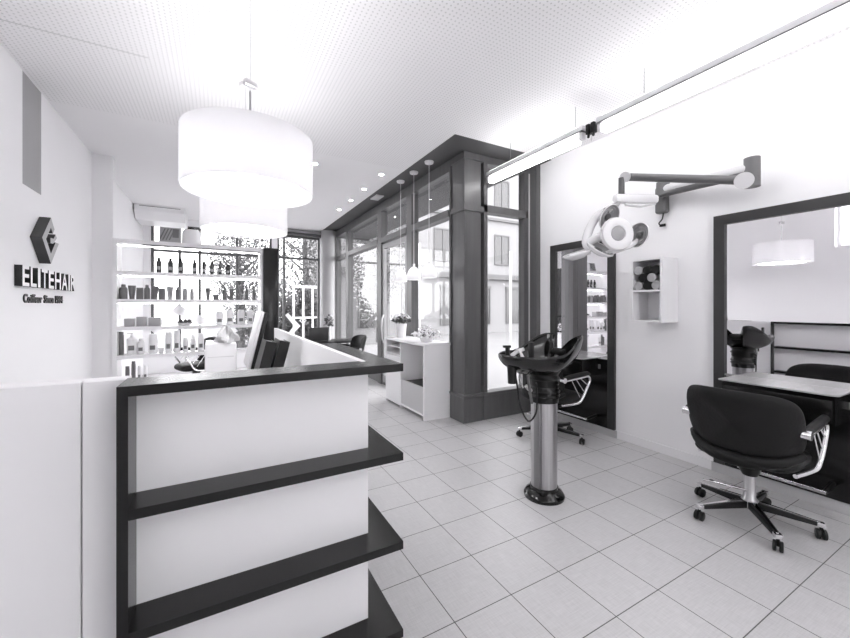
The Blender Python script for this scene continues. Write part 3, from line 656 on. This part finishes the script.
# ------------------------------------------------------------ styling chairs
def make_chair(label, loc, rz, phase, seat_rot=None):
    t = thing('styling_chair', label, 'chair', (0, 0, 0), 0, 'styling chairs')
    for k in range(5):
        a = phase+k*2*PI/5; ca, sa = math.cos(a), math.sin(a); hx = Vector((ca, sa, 0))
        b = MB(); b.bar(hx*.03+Vector((0, 0, .115)), hx*.325+Vector((0, 0, .088)), .05, .045, .032, .022, .004); lg = b.build('leg', 'black', t)
        b = MB(); b.bar(hx*.05+Vector((0, 0, .139)), hx*.32+Vector((0, 0, .101)), .02, .006, .012, .005); b.bar(hx*.305+Vector((0, 0, .09)), hx*.34+Vector((0, 0, .088)), .036, .026, None, None, .003); b.build('chrome_strip', 'chrome', lg)
        n = Vector((-sa, ca, 0)); c = hx*.325+Vector((0, 0, .031))
        b = MB()
        n2 = (n*math.cos(.6+k)+hx*math.sin(.6+k)).normalized()
        for s_ in (-1, 1): b.tube([c+n2*s_*.006, c+n2*s_*.009, c+n2*s_*.021, c+n2*s_*.024], [.026, .030, .030, .025], 20)
        b.tube([c+Vector((0, 0, .0)), c+Vector((0, 0, .05))], .009, 8)
        b.build('caster', 'black', t)
    MB().lathe([(0, .085), (.045, .09), (.045, .14), (.032, .16), (.030, .34), (0, .34)], (0, 0, 0), 24).build('column', 'steel', t)
    MB().lathe([(0, .30), (.04, .30), (.055, .33), (.058, .39), (.09, .405), (0, .405)], (0, 0, 0), 24).build('column_cover', 'black', t)
    b = MB(); b.tube([(-.02, .0, .20), (-.07, .10, .21), (-.10, .17, .215)], .008, 8); b.obox((-.11, .19, .216), (.03, .06, .012), Matrix.Rotation(.5, 3, 'Z'), .004); b.build('pump_lever', 'chrome', t)
    # seat cushion: rounded pad, thicker behind
    def seat(u, v):
        a = 2*PI*u; e = 2/4.2
        cx = math.copysign(abs(math.cos(a))**e, math.cos(a)); cy = math.copysign(abs(math.sin(a))**e, math.sin(a))
        p = v*PI-PI/2; k = max(0, math.cos(p))**.35; s_ = math.sin(p)
        return Vector((.015+.255*cx*k, .262*cy*k, .455+.055*s_-.012*cx*k*(1 if s_ < 0 else .3)))
    b = MB(); b.grid(seat, 48, 15, True); b.build('seat', 'leather', t, 60)
    # wrap-around backrest
    def back(u, v):
        a = 2*PI*u
        e = 2/5.5; cy = math.copysign(abs(math.cos(a))**e, math.cos(a)); cz = math.copysign(abs(math.sin(a))**e, math.sin(a))
        p = v*PI-PI/2; k = max(0, math.cos(p))**.28; s_ = math.sin(p)
        Y = cy*k; Z = cz*k
        wid = .300-.018*max(0, Z)**2*1-.035*max(0, -Z)**2
        z = .686+.206*Z-.010*Y*Y*(1 if Z > 0 else -1.5)
        x = -.275+.13*abs(Y)**2.4-.045*Z+.032*s_*(1-.25*abs(Y)**2)
        return Vector((x, wid*Y, z))
    b = MB(); b.grid(back, 64, 17, True); b.build('backrest', 'leather', t, 60)
    # padded rim joining seat and back
    def rim(s_):
        Y = s_; return Vector((-.255+.15*abs(Y)**2.2, .278*Y, .462+.075*abs(Y)**3))
    b = MB(); b.tube([rim(-1+2*i/24) for i in range(25)], [.022+.020*math.sin(PI*min(1, max(0, i/24)))**.5 for i in range(25)], 14); b.build('seat_rim', 'leather', t)
    for s_ in (-1, 1):
        yy = s_*.302
        b = MB(); b.tube([(-.15, s_*.27, .672), (-.15, s_*.322, .672)], .027, 18); b.build('arm_bracket', 'chrome', t)
        b = MB(); b.tube([(-.15, yy, .684), (-.08, yy, .694), (.08, yy, .706), (.20, yy, .712), (.235, yy, .70)], [.017, .023, .024, .023, .012], 14); b.build('arm_pad', 'leather', t)
        b = MB()
        P = [(-.14, yy, .662), (.10, yy, .676), (.19, yy, .684), (.225, yy, .672), (.237, yy, .645), (.226, yy, .61), (.175, yy, .535), (.13, yy*.98, .46), (.09, yy*.96, .425), (.03, yy*.9, .41), (-.10, yy*.8, .405)]
        # smooth
        Q = []
        for i in range(len(P)-1):
            for k in range(4):
                tt = k/4; p0 = Vector(P[max(i-1, 0)]); p1 = Vector(P[i]); p2 = Vector(P[i+1]); p3 = Vector(P[min(i+2, len(P)-1)])
                Q.append(.5*((2*p1)+(-p0+p2)*tt+(2*p0-5*p1+4*p2-p3)*tt*tt+(-p0+3*p1-3*p2+p3)*tt**3))
        Q.append(Vector(P[-1])); b.tube(Q, .0125, 12)
        fr = b.build('arm_frame', 'chrome', t)
        b = MB()
        for j in range(3):
            xx = -.04+.066*j; b.tube([(xx, yy, .670), (xx+.125-.012*j, yy, .482+.058*j)], .0045, 8)
        b.build('arm_bars', 'chrome', fr)
    t.location = loc; t.rotation_euler = (0, 0, rz); t.matrix_basis = Matrix.Translation(loc) @ Matrix.Rotation(rz, 4, 'Z')
    return t
ch = make_chair('black leather styling chair with chrome arms in front of the large mirror', (3.036, 1.109, 0), math.radians(3), math.radians(3))
def chair_copy(label, loc, rz):
    c = copy_tree(ch); c['label'] = label; c.location = loc; c.rotation_euler = (0, 0, rz); return c
chair_copy('black styling chair half hidden behind the wash basin', (3.10, 2.84, 0), math.radians(0))
chair_copy('dark chair by the desk near the glass front', (1.94, 6.30, 0), math.radians(178))
chair_copy('black chair with chrome arms seen through the bottle shelves', (-.30, 6.95, 0), math.radians(200))

# ------------------------------------------------------------ wash basin
BX, BY = 2.06, 1.985; ang = math.radians(3)
t = thing('wash_basin', 'black backwash basin on a brushed steel pedestal', 'wash basin', (2.105, 1.99, 0))
px_, py_ = 2.105, 1.99
MB().lathe([(0, 0), (.142, 0), (.145, .02), (.13, .045), (.10, .06), (.098, .085), (0, .085)], (px_, py_, 0), 48).build('base_flange', 'bowl', t)
MB().lathe([(0, .084), (.094, .084), (.094, .705), (0, .705)], (px_, py_, 0), 48).build('pedestal', 'steel', t)
MB().box(px_-.105, px_-.075, py_-.055, py_-.0, .09, .70, .006).build('service_cover', 'dsteel', t)
b = MB(); b.lathe([(0, .70), (.102, .70), (.104, .80), (.098, .815), (.104, .83), (.10, .90), (.12, .93), (0, .93)], (px_, py_, 0), 40)
for z in (.74, .77, .86): b.lathe([(.108, z), (.114, z+.01), (.108, z+.02)], (px_, py_, 0), 32)
b.build('collar', 'black', t)
Rb = Matrix.Rotation(ang, 3, 'Z')
def sm(x): x = max(0, min(1, x)); return x*x*(3-2*x)
def rimpt(a):
    c, s_ = math.cos(a), math.sin(a)
    e = 2/2.3; cu = math.copysign(abs(c)**e, c); su = math.copysign(abs(s_)**e, s_)
    u = (.275 if c > 0 else .345)*cu; v = .225*su
    if c > 0: v *= 1+.0*c
    notch = math.exp(-(v/.075)**2)*sm((u-.08)/.16)
    horn = math.exp(-((abs(v)-.14)/.06)**2)*sm((u-.0)/.20)
    u += .085*horn-.10*notch
    z = 1.052+.125*sm((u+.06)/.36)*(1-.0*notch)-.10*notch
    return u, v, z
def bowl_out(ua, vv):
    a = 2*PI*ua; u, v, z = rimpt(a)
    s_ = vv*PI/2; k = math.cos(s_)**.8 if s_ < PI/2-1e-4 else 0
    zz = z-(z-.905)*math.sin(s_)**1.1
    return Rb@Vector((u*(k*.97+.03*0)+.0*(1-k), v*k, 0))+Vector((BX+.02*(1-k), BY, zz))
def bowl_in(ua, vv):
    a = 2*PI*ua; u, v, z = rimpt(a)
    s_ = vv*PI/2; k = (math.cos(s_)**.7 if s_ < PI/2-1e-4 else 0)*.93
    zz = z+.004-(z-.935)*math.sin(s_)**1.2
    return Rb@Vector((u*k, v*k, 0))+Vector((BX+.02*(1-k), BY, zz))
def bowl_all(ua, vv):
    if vv <= .48: return bowl_out(ua, 1-vv/.48)
    if vv >= .52: return bowl_in(ua, (vv-.52)/.48)
    p, q = bowl_out(ua, 0), bowl_in(ua, 0); k = (vv-.48)/.04; r = p.lerp(q, k); r.z += .008*math.sin(PI*k); return r
b = MB(); b.grid(bowl_all, 96, 51, True); bmesh.ops.remove_doubles(b.bm, verts=b.bm.verts[:], dist=.0004); b.build('bowl', 'bowl', t, 70)
def L2W(u, v, z): return Rb@Vector((u, v, 0))+Vector((BX, BY, z))
b = MB(); b.lathe([(0, 0), (.028, .0), (.030, .006), (.012, .008), (0, .008)], L2W(-.02, 0, .94), 24); b.build('drain', 'chrome', t)
# mixer and shower head at the back of the bowl
b = MB(); b.tube([W(514, 362, 2.62), W(514, 356, 2.62)], .018, 14); b.tube([W(511, 356, 2.62), W(518, 351, 2.62), W(524, 349, 2.60)], [.014, .016, .012], 12); b.build('mixer_tap', 'white_gloss', t)
b = MB(); b.tube([W(507.5, 359, 2.60), W(507.5, 347.5, 2.60)], .016, 12); b.tube([W(503, 346.5, 2.60), W(511, 346.5, 2.60)], .009, 10); b.build('tap_handle', 'black', t)
b = MB(); b.tube([W(519.5, 350, 2.58), W(523, 358, 2.56)], [.008, .012], 10); b.tube([W(512, 358.5, 2.56), W(519, 359.5, 2.56), W(526, 359, 2.56)], [.008, .012, .012], 12); b.build('shower_head', 'white_gloss', t)
b = MB(); b.obox(W(531, 351.5, 2.56), (.045, .015, .13), Rb, .005); b.build('splash_guard', 'black', t)
b = MB(); b.obox(L2W(.20, .0, 1.05), (.07, .12, .05), Rb@Matrix.Rotation(-.5, 3, 'Y'), .02, 3); b.build('neck_rest', 'leather', t)
b = MB(); p0 = W(512, 362, 2.60); b.lathe([(0, -.15), (.028, -.148), (.035, 0), (0, 0)], p0, 20); b.build('hose_holder', 'black', t)
def curve_pts(P, n=5):
    Q = []
    for i in range(len(P)-1):
        for k in range(n):
            tt = k/n; p0 = Vector(P[max(i-1, 0)]); p1 = Vector(P[i]); p2 = Vector(P[i+1]); p3 = Vector(P[min(i+2, len(P)-1)])
            Q.append(.5*((2*p1)+(-p0+p2)*tt+(2*p0-5*p1+4*p2-p3)*tt*tt+(-p0+3*p1-3*p2+p3)*tt**3))
    Q.append(Vector(P[-1])); return Q
b = MB(); b.tube(curve_pts([W(515, 372, 2.60), W(517, 384, 2.60), W(520, 405, 2.61), W(528, 421, 2.62), W(535.5, 414, 2.63), W(537, 400, 2.63), W(536, 383, 2.64)]), .0065, 8); b.build('hose', 'black', t)
b = MB(); b.tube([W(521, 374, 2.62), W(521, 385, 2.62)], .012, 10); b.tube([W(526, 386, 2.64), W(531, 391, 2.66)], .014, 10); b.tube([W(519.5, 378, 2.6), W(523, 388, 2.6)], .006, 8); b.build('valve', 'steel', t)
b = MB(); b.tube([W(528, 375, 2.63), W(529, 385, 2.63), W(531, 398, 2.64), W(532, 403, 2.66)], .010, 10); b.build('drain_pipe', 'grey', t)
b = MB()
for k in range(5): b.lathe([(0, 0), (.012, 0), (.012, .012), (0, .012)], W(557, 383+3.6*k, 2.66), 10, Matrix.Rotation(PI/2, 3, 'Y'))
b.build('pipe_ribs', 'black', t)

# ------------------------------------------------------------ hair processor on its wall arm
t = thing('hair_processor', 'white hair processor with round heat lamps on a long folding wall arm', 'hair processor', (3.69, 2.0, 2.35))
A = Vector((3.655, 2.0, 2.41))
b = MB(); b.box(3.62, XR-.001, 1.95, 2.05, 2.27, 2.52, .02, 3); b.build('wall_mount', 'grey', t)
E1 = W(751, 168, 2.80); 
b = MB(); b.tube([Vector((3.60, 1.97, 2.475)), E1], .040, 20); b.build('upper_arm', 'lgrey', t)
b = MB(); b.tube([Vector((3.60, 1.97, 2.441)), E1+Vector((0, 0, -.034))], .034, 20); b.build('arm_underside', 'grey', t)
b = MB(); b.tube([W(663, 182.5, 3.46)+Vector((0, 0, .0)), W(663, 196, 3.46)], .055, 20); b.build('mount_joint', 'grey', t)
b = MB(); b.tube([W(752, 158, 2.80), W(752, 187, 2.80)], .050, 24); b.build('elbow', 'grey', t)
Fp = W(626, 177, 3.167); E2 = W(744, 180.5, 2.730)
b = MB(); b.tube([E2, Fp], .032, 20); b.build('lower_arm', 'grey', t)
vd = (Vector((0, 0, H))-E2).normalized()
b = MB(); b.tube([E2-Vector((-.02, .04, 0))*0-vd*.02, E2+vd*.042], .058, 28); b.build('joint_cap', 'lgrey', t)
b = MB(); b.tube([Fp-vd*.02, Fp+vd*.04], .042, 28); b.build('joint_cap', 'lgrey', t)
b = MB(); b.tube([W(621.5, 178, 3.167), W(621.5, 194, 3.167)], .024, 18); b.build('drop_tube', 'grey', t)
b = MB(); b.bar(W(614, 198.5, 3.144), W(657, 199.5, 3.202), .07, .075, None, None, .025); b.build('control_arm', 'white_gloss', t)
b = MB(); b.tube([W(625, 204.5, 3.120), W(640, 206.5, 3.132), W(655, 203.5, 3.167)], .012, 10); b.build('arm_seam', 'lgrey', t)
b = MB(); b.tube(curve_pts([(3.66, 1.99, 2.27), (3.66, 2.0, 2.22), (3.68, 2.04, 2.19), (3.68, 2.03, 2.17)]), .006, 8); b.obox((3.685, 2.01, 2.165), (.02, .05, .025), Matrix(), .004); b.build('power_cord', 'black', t)
def frame_to(nrm):
    n = nrm.normalized(); return n.to_track_quat('Z', 'Y').to_matrix()
cv = -FW
def dirv(r, u, f): return (RT*r+UP*u+cv*f)      # right, up, towards the viewer
def dish(c, n, r, name='heat_lamp'):
    R = frame_to(n)
    o = MB().lathe([(0, -r*.42), (r*.45, -r*.38), (r*.85, -r*.18), (r, .0), (r*.97, .008), (r*.93, 0)], c, 36, R).build(name, 'white_gloss', t)
    q = MB(); q.lathe([(r*.93, .004), (r*.80, -r*.10), (r*.76, -r*.06), (r*.60, -r*.16), (r*.56, -r*.12), (r*.36, -r*.22), (r*.30, -r*.2), (0, -r*.22)], c, 36, R); q.build('reflector', 'reflector', o)
    q = MB(); q.lathe([(r*.27, -r*.2), (r*.25, -r*.08), (r*.14, -r*.04), (0, -r*.04)], c, 24, R); q.build('burner', 'grey', o)
hub = W(617, 234, 3.016); n0 = dirv(.10, .02, 1)
R0 = frame_to(n0)
b = MB(); b.lathe([(0, -.06), (.08, -.058), (.125, -.035), (.137, -.005), (.13, .018), (.10, .030), (.064, .022), (.058, .012), (0, .012)], hub, 44, R0); b.build('hub_ring', 'white_gloss', t)
b = MB(); b.lathe([(0, .0125), (.0575, .0125), (.0575, .016), (.04, .019), (0, .021)], hub, 36, R0); b.build('hub_disc', 'column', t)
dish(W(609.5, 217.5, 3.109), dirv(.42, -.42, .8), .110)
dish(W(600, 248, 3.086), dirv(.35, .75, .55), .122)
dish(W(638, 235, 3.109), dirv(-.97, .12, .34), .105)
dish(W(577, 253.5, 3.155), dirv(-.30, .90, .10), .12)
b = MB()
b.tube(curve_pts([W(614, 204, 3.144), W(600, 213, 3.167), W(590, 228, 3.167), W(586, 243, 3.132), W(592, 250, 3.109)]), [.026]*6+[.034]*15, 14)
b.tube(curve_pts([W(586, 244, 3.132), W(597, 238, 3.086), W(610, 235, 3.051)]), .035, 14)
b.tube(curve_pts([W(604, 254, 3.132), W(618, 250, 3.109), W(633, 244, 3.132), W(643, 236, 3.178)]), .022, 12)
b.tube(curve_pts([W(590, 252, 3.132), W(580, 254, 3.144), W(570, 257, 3.155)]), .022, 12)
b.build('lamp_frame', 'white_gloss', t)
b = MB(); b.tube([W(606, 211, 3.120), W(617, 204.5, 3.132), W(621, 199, 3.155)], [.03, .022, .016], 14); b.build('swivel', 'column', t)

# ------------------------------------------------------------ console by the glass front
cx0, cx1, cy0, cy1, ch_ = 2.19, 2.565, 3.975, 5.17, .94
t = thing('console_cabinet', 'white console cabinet with open niche in front of the glass front', 'cabinet', (2.37, 4.55, 0))
MB().box(cx0-.01, cx1, cy0-.01, cy1, ch_-.035, ch_, .003).build('top', 'white', t)
MB().box(cx0, cx1, cy0, cy0+.03, .0, ch_-.0355).build('side_panel', 'white', t)
MB().box(cx0, cx1, cy1-.03, cy1, .0, ch_-.0355).build('side_panel', 'white', t)
ym = 4.66
MB().box(cx0, cx1, ym-.015, ym+.015, .0, ch_-.0355).build('divider', 'white', t)
MB().box(cx1-.012, cx1, cy0+.03, cy1-.03, .0, ch_-.0355).build('back_panel', 'white', t)
MB().box(cx0, cx1-.012, cy0+.031, ym-.016, .05, .07).build('bottom', 'white', t)
MB().box(cx0+.01, cx0+.025, cy0+.031, ym-.016, .07, .40).build('lower_front', 'base', t)
MB().box(cx0+.026, cx1-.02, cy0+.04, ym-.02, .36, .375).build('inner_shelf', 'black', t)
MB().box(cx0, cx0+.018, ym+.016, cy1-.031, .03, .70).build('door', 'white', t)
MB().box(cx0, cx1-.012, ym+.016, cy1-.031, .71, .725).build('shelf', 'white', t)
MB().box(cx0+.02, cx1-.02, ym+.016, cy1-.031, .815, .827).build('shelf', 'white', t)
for i, z in enumerate((.828, .841)):
    x = cx0+.03+.01*i; tag(MB().box(x, x+.21, 4.74+.01*i, 5.02, z, z+.012, .001).build('magazine', 'grey' if i == 0 else 'bot_l'), 'dark magazine, lower of two in the console' if i == 0 else 'pale magazine, upper of two in the console', 'magazine', 'magazines in the console')
tag(MB().lathe([(0, 0), (.045, 0), (.055, .05), (.04, .10), (.015, .13), (0, .13)], (2.36, 4.22, .376), 20).build('dark_jar', 'black'), 'dark jar standing inside the open niche of the console', 'jar')
# potted flowers
x, y = XY(400.5, 5.12); x = 2.36
y = 4.99
t = thing('potted_flowers', 'white pot of pale flowers on the far end of the console', 'potted plant', (x, y, ch_))
MB().lathe([(0, 0), (.062, 0), (.085, .20), (.078, .20), (.070, .17), (0, .17)], (x, y, ch_+.0005), 28).build('pot', 'white_gloss', t)
leaves(x, y, ch_+.22, .15, .15, .09, 220, .028, 3, True).build('foliage', 'leaf', t)
leaves(x, y, ch_+.27, .13, .13, .09, 160, .024, 8, True).build('blossoms', 'petal', t)
x, y = 2.36, 4.22
t = thing('orchid_arrangement', 'spread of white flowers with dark centres on the near end of the console', 'flowers', (x, y, ch_))
MB().lathe([(0, 0), (.07, 0), (.09, .05), (.085, .05), (.065, .01), (0, .01)], (x, y, ch_+.0005), 28).build('dish', 'white_gloss', t)
leaves(x, y, ch_+.05, .19, .22, .15, 170, .03, 12, True).build('petals', 'petal', t)
leaves(x-.02, y-.02, ch_+.08, .19, .20, .12, 26, .016, 13, True).build('flower_centres', 'leaf', t)
b = MB(); rnd = random.Random(2)
for k in range(12):
    a = rnd.uniform(0, 6.28); r = rnd.uniform(.05, .15); b.tube([(x, y, ch_+.01), (x+r*.5*math.cos(a), y+r*.5*math.sin(a), ch_+.08), (x+r*math.cos(a), y+r*math.sin(a), ch_+.13)], .0025, 5)
b.build('stems', 'leaf', t)

# ------------------------------------------------------------ desk near the back window
t = thing('work_desk', 'black desk near the back window behind the counter', 'desk', (1.75, 7.15, 0))
MB().box(1.35, 2.35, 6.75, 7.35, .72, .75, .004).build('desk_top', 'black', t)
for (x, y) in ((1.40, 6.80), (2.30, 6.80), (1.40, 7.30), (2.30, 7.30)): MB().tube([(x, y, 0), (x, y, .72)], .02, 10).build('leg', 'steel', t)
t = thing('laptop', 'open dark laptop on the black desk', 'laptop', (1.62, 7.0, .75))
MB().box(1.44, 1.80, 6.98, 7.22, .7505, .768, .004).build('keyboard_base', 'grey', t)
MB().obox((1.62, 6.955, .885), (.36, .012, .25), Matrix.Rotation(math.radians(12), 3, 'X'), .004).build('lid', 'bot_d', t)
x, y = XY(329, 7.1)
t = thing('flower_vase', 'slim white vase of dark flowers on the black desk', 'vase', (x, y, .75))
MB().lathe([(0, 0), (.035, 0), (.045, .05), (.03, .22), (.038, .27), (.032, .27), (.02, .2), (0, .2)], (x, y, .7505), 24).build('vase', 'white_gloss', t)
leaves(x, y, 1.02, .10, .10, .22, 130, .024, 21, True).build('flowers', 'leaf', t)
leaves(x+.03, y, 1.17, .05, .05, .06, 26, .022, 22, True).build('pale_blossoms', 'petal', t)

# decals on the back window
def decal(poly, name, label, y=YB+.052):
    b = MB(); b.prism(poly, lambda p, q: Vector((p, y, q)), lambda p, q: Vector((p, y+.003, q))); return tag(b.build(name, 'opal', None, 0), label, 'sticker')
def dpx(px, py, y=YB+.05):
    d = FW+RT*((px-425)/F_PX); tt = y/d.y; return (d.x*tt, H+(306-py)/F_PX*tt)
decal([dpx(*q) for q in ((285, 315), (288, 313), (300.5, 326), (291, 336), (288, 333.5), (294, 326))], 'chevron_sticker', 'large white angled logo band stuck on the back window')
c0 = dpx(303, 320.5)
b = MB()
for (r0, r1) in ((.09, .06),):
    P = [(c0[0], c0[1]+r0), (c0[0]+r0, c0[1]), (c0[0], c0[1]-r0), (c0[0]-r0, c0[1])]; Q = [(c0[0], c0[1]+r1), (c0[0]+r1, c0[1]), (c0[0], c0[1]-r1), (c0[0]-r1, c0[1])]
    for k in range(4):
        b.prism([P[k], P[(k+1) % 4], Q[(k+1) % 4], Q[k]], lambda p, q: Vector((p, YB+.052, q)), lambda p, q: Vector((p, YB+.055, q)))
b.prism([(c0[0]-.005, c0[1]+.02), (c0[0]+.05, c0[1]-.02), (c0[0]+.03, c0[1]-.04), (c0[0]-.02, c0[1])], lambda p, q: Vector((p, YB+.052, q)), lambda p, q: Vector((p, YB+.055, q)))
tag(b.build('diamond_sticker', 'opal', None, 0), 'small white diamond logo sticker on the back window', 'sticker')
b = MB()
for n_, seg in enumerate((((150, 330), (178, 304), (184, 310), (157, 335)), ((178, 304), (236, 334), (230, 341), (172, 311)), ((196, 345), (232, 324), (238, 331), (203, 352)))):
    b.prism([dpx(*q) for q in seg], lambda p, q, n_=n_: Vector((p, YB+.044+.004*n_, q)), lambda p, q, n_=n_: Vector((p, YB+.046+.004*n_, q)))
tag(b.build('logo_sticker', 'opal', None, 0), 'very large white diamond logo sticker seen through the bottle shelves', 'sticker')

# ------------------------------------------------------------ outside
o = MB().box(-30, 40, YB+.3, 40, -.32, -.22).build('street_ground', 'street'); tag(o, 'pale street paving outside the windows', 'ground', None, 'structure')
o = MB().box(XR+.3, 40, -20, YB+.3, -.32, -.22).build('pavement', 'street'); tag(o, 'pale pavement outside the glass front', 'ground', None, 'structure')
o = MB().box(XF+.14, XR+.2, YF+.16, YB+.3, -.22, -.02).build('forecourt', 'street'); tag(o, 'pale paving just outside the glass front', 'ground', None, 'structure')
t = thing('apartment_building', 'pale apartment building with rows of windows across the street', 'building', (16, 21, -.22))
MB().box(5.2, 34, 18.0, 26, -.22, 12).build('wall', 'facade', t)
MB().box(5.1, 34, 17.75, 18.0, 3.0, 3.3).build('cornice', 'facade2', t)
MB().box(5.1, 34, 17.85, 18.0, 6.6, 6.75).build('cornice', 'facade2', t)
for (zz, hh) in ((4.0, 1.7), (7.4, 1.7)):
    for k in range(12):
        x = 6.3+k*2.15
        f = MB(); 
        for (a0, a1, b0, b1) in ((x-.08, x+1.08, zz-.08, zz), (x-.08, x+1.08, zz+hh, zz+hh+.08), (x-.08, x, zz, zz+hh), (x+1.0, x+1.08, zz, zz+hh), (x+.47, x+.53, zz, zz+hh)): f.box(a0, a1, 17.93, 18.0, b0, b1)
        w = f.build('window', 'facade2', t); MB().box(x, x+1, 17.97, 17.995, zz, zz+hh).build('pane', 'outpane', w)
for k in range(9):
    x = 6.2+k*2.4; w = MB().box(x-.1, x+1.1, 17.9, 18.0, 2.45, 2.6).box(x-.08, x, 17.92, 18, .3, 2.45).box(x+1, x+1.08, 17.92, 18, .3, 2.45).build('shop_window', 'facade2', t); MB().box(x, x+1., 17.95, 17.998, .3, 2.45).build('pane', 'outwin' if k % 3 == 0 else 'outpane', w)
for k in range(3):
    t = thing('awning_post', 'slim grey canopy post outside, ' + ['nearest', 'middle', 'farthest'][k] + ' of three', 'post', (5.6+1.9*k, 10.5, -.22), 0, 'canopy posts outside')
    MB().tube([(5.6+1.9*k, 10.5, -.22), (5.6+1.9*k, 10.5, 3.4)], .05, 12).build('shaft', 'column', t); MB().lathe([(0, 0), (.12, 0), (.12, .03), (0, .03)], (5.6+1.9*k, 10.5, -.22), 20).build('base_plate', 'column', t)
o = MB().box(XF+.12, 3.75, YF+.15, 10.2, CZ+.02, CZ+.16).build('outdoor_canopy', 'soffit'); tag(o, 'dark flat canopy outside over the glass front', 'canopy')
def tree(x, y, h, r, seed, label):
    t = thing('tree', label, 'tree', (x, y, -.22), 0, 'trees outside the windows')
    MB().tube([(x, y, -.22), (x+.05, y, h*.3), (x-.05, y+.05, h*.6), (x, y, h*.9)], [.16, .13, .09, .03], 10).build('trunk', 'bark', t)
    b = MB(); rnd = random.Random(seed)
    for k in range(9):
        a = rnd.uniform(0, 6.28); z = h*rnd.uniform(.25, .7); b.tube([(x, y, z), (x+r*.45*math.cos(a), y+r*.45*math.sin(a), z+.5), (x+r*.85*math.cos(a), y+r*.85*math.sin(a), z+.9)], [.05, .03, .01], 6)
    b.build('branches', 'bark', t)
    leaves(x, y, h*.62, r, r, h*.42, 7000, .06, seed).build('foliage', 'foliage', t)
tree(2.95, 14.75, 5.9, 1.4, 31, 'leafy tree outside the back window, right of centre')
tree(.75, 15.8, 4.6, 1.15, 32, 'leafy tree outside seen through the top bottle shelf')
tree(6.3, 15.6, 6.5, 1.6, 33, 'leafy tree outside beyond the round column')
t = thing('hedge', 'dense leafy hedge outside the back window behind the white railing', 'hedge', (2.0, 12.8, -.22))
b = leaves(2.0, 12.8, .95, 1.75, .5, 1.25, 9000, .055, 77); b.build('foliage', 'foliage', t)
b = leaves(2.0, 12.8, .85, 1.3, .3, 1.0, 1800, .10, 78); b.build('inner_foliage', 'foliage', t)
for k in range(5): MB().tube([(.8+.6*k, 12.8, -.22), (.85+.6*k, 12.82, .5), (.8+.6*k, 12.78, 1.2)], [.04, .03, .01], 8).build('stem', 'bark', t)
t = thing('white_railing', 'white metal railing standing outside the back window', 'railing', (2.3, 11.8, -.22))
MB().box(1.95, 3.2, 11.77, 11.83, 1.95, 2.02).build('top_rail', 'decal', t); MB().box(1.95, 3.2, 11.77, 11.83, 1.02, 1.07).build('middle_rail', 'decal', t)
for k in range(5): MB().tube([(2.0+.28*k, 11.8, -.22), (2.0+.28*k, 11.8, 1.95)], .03, 8).build('post', 'decal', t)

# ------------------------------------------------------------ light
w = bpy.data.worlds.new('World'); bpy.context.scene.world = w; w.use_nodes = True
bg = w.node_tree.nodes['Background']; bg.inputs[0].default_value = (.98, .978, 1, 1); bg.inputs[1].default_value = 3.4
sun = bpy.data.lights.new('sun', 'SUN'); sun.energy = .3; sun.angle = math.radians(12)
so = bpy.data.objects.new('sun', sun); C.objects.link(so); so.rotation_euler = (math.radians(50), 0, math.radians(-60))

# ------------------------------------------------------------ camera
cam = bpy.data.cameras.new('camera'); co = bpy.data.objects.new('camera', cam); C.objects.link(co)
cam.sensor_fit = 'HORIZONTAL'; cam.sensor_width = 36; cam.lens = 36*F_PX/850; cam.shift_y = -13/850
cam.clip_start = .02; cam.clip_end = 200
co.location = (0, 0, H); co.rotation_euler = (PI/2, 0, -math.atan2(207, 374))
sc = bpy.context.scene; sc.camera = co
sc.view_settings.view_transform = 'Standard'; sc.view_settings.look = 'None'; sc.view_settings.gamma = 1; sc.view_settings.use_curve_mapping = False
sc.view_settings.exposure = 1.25
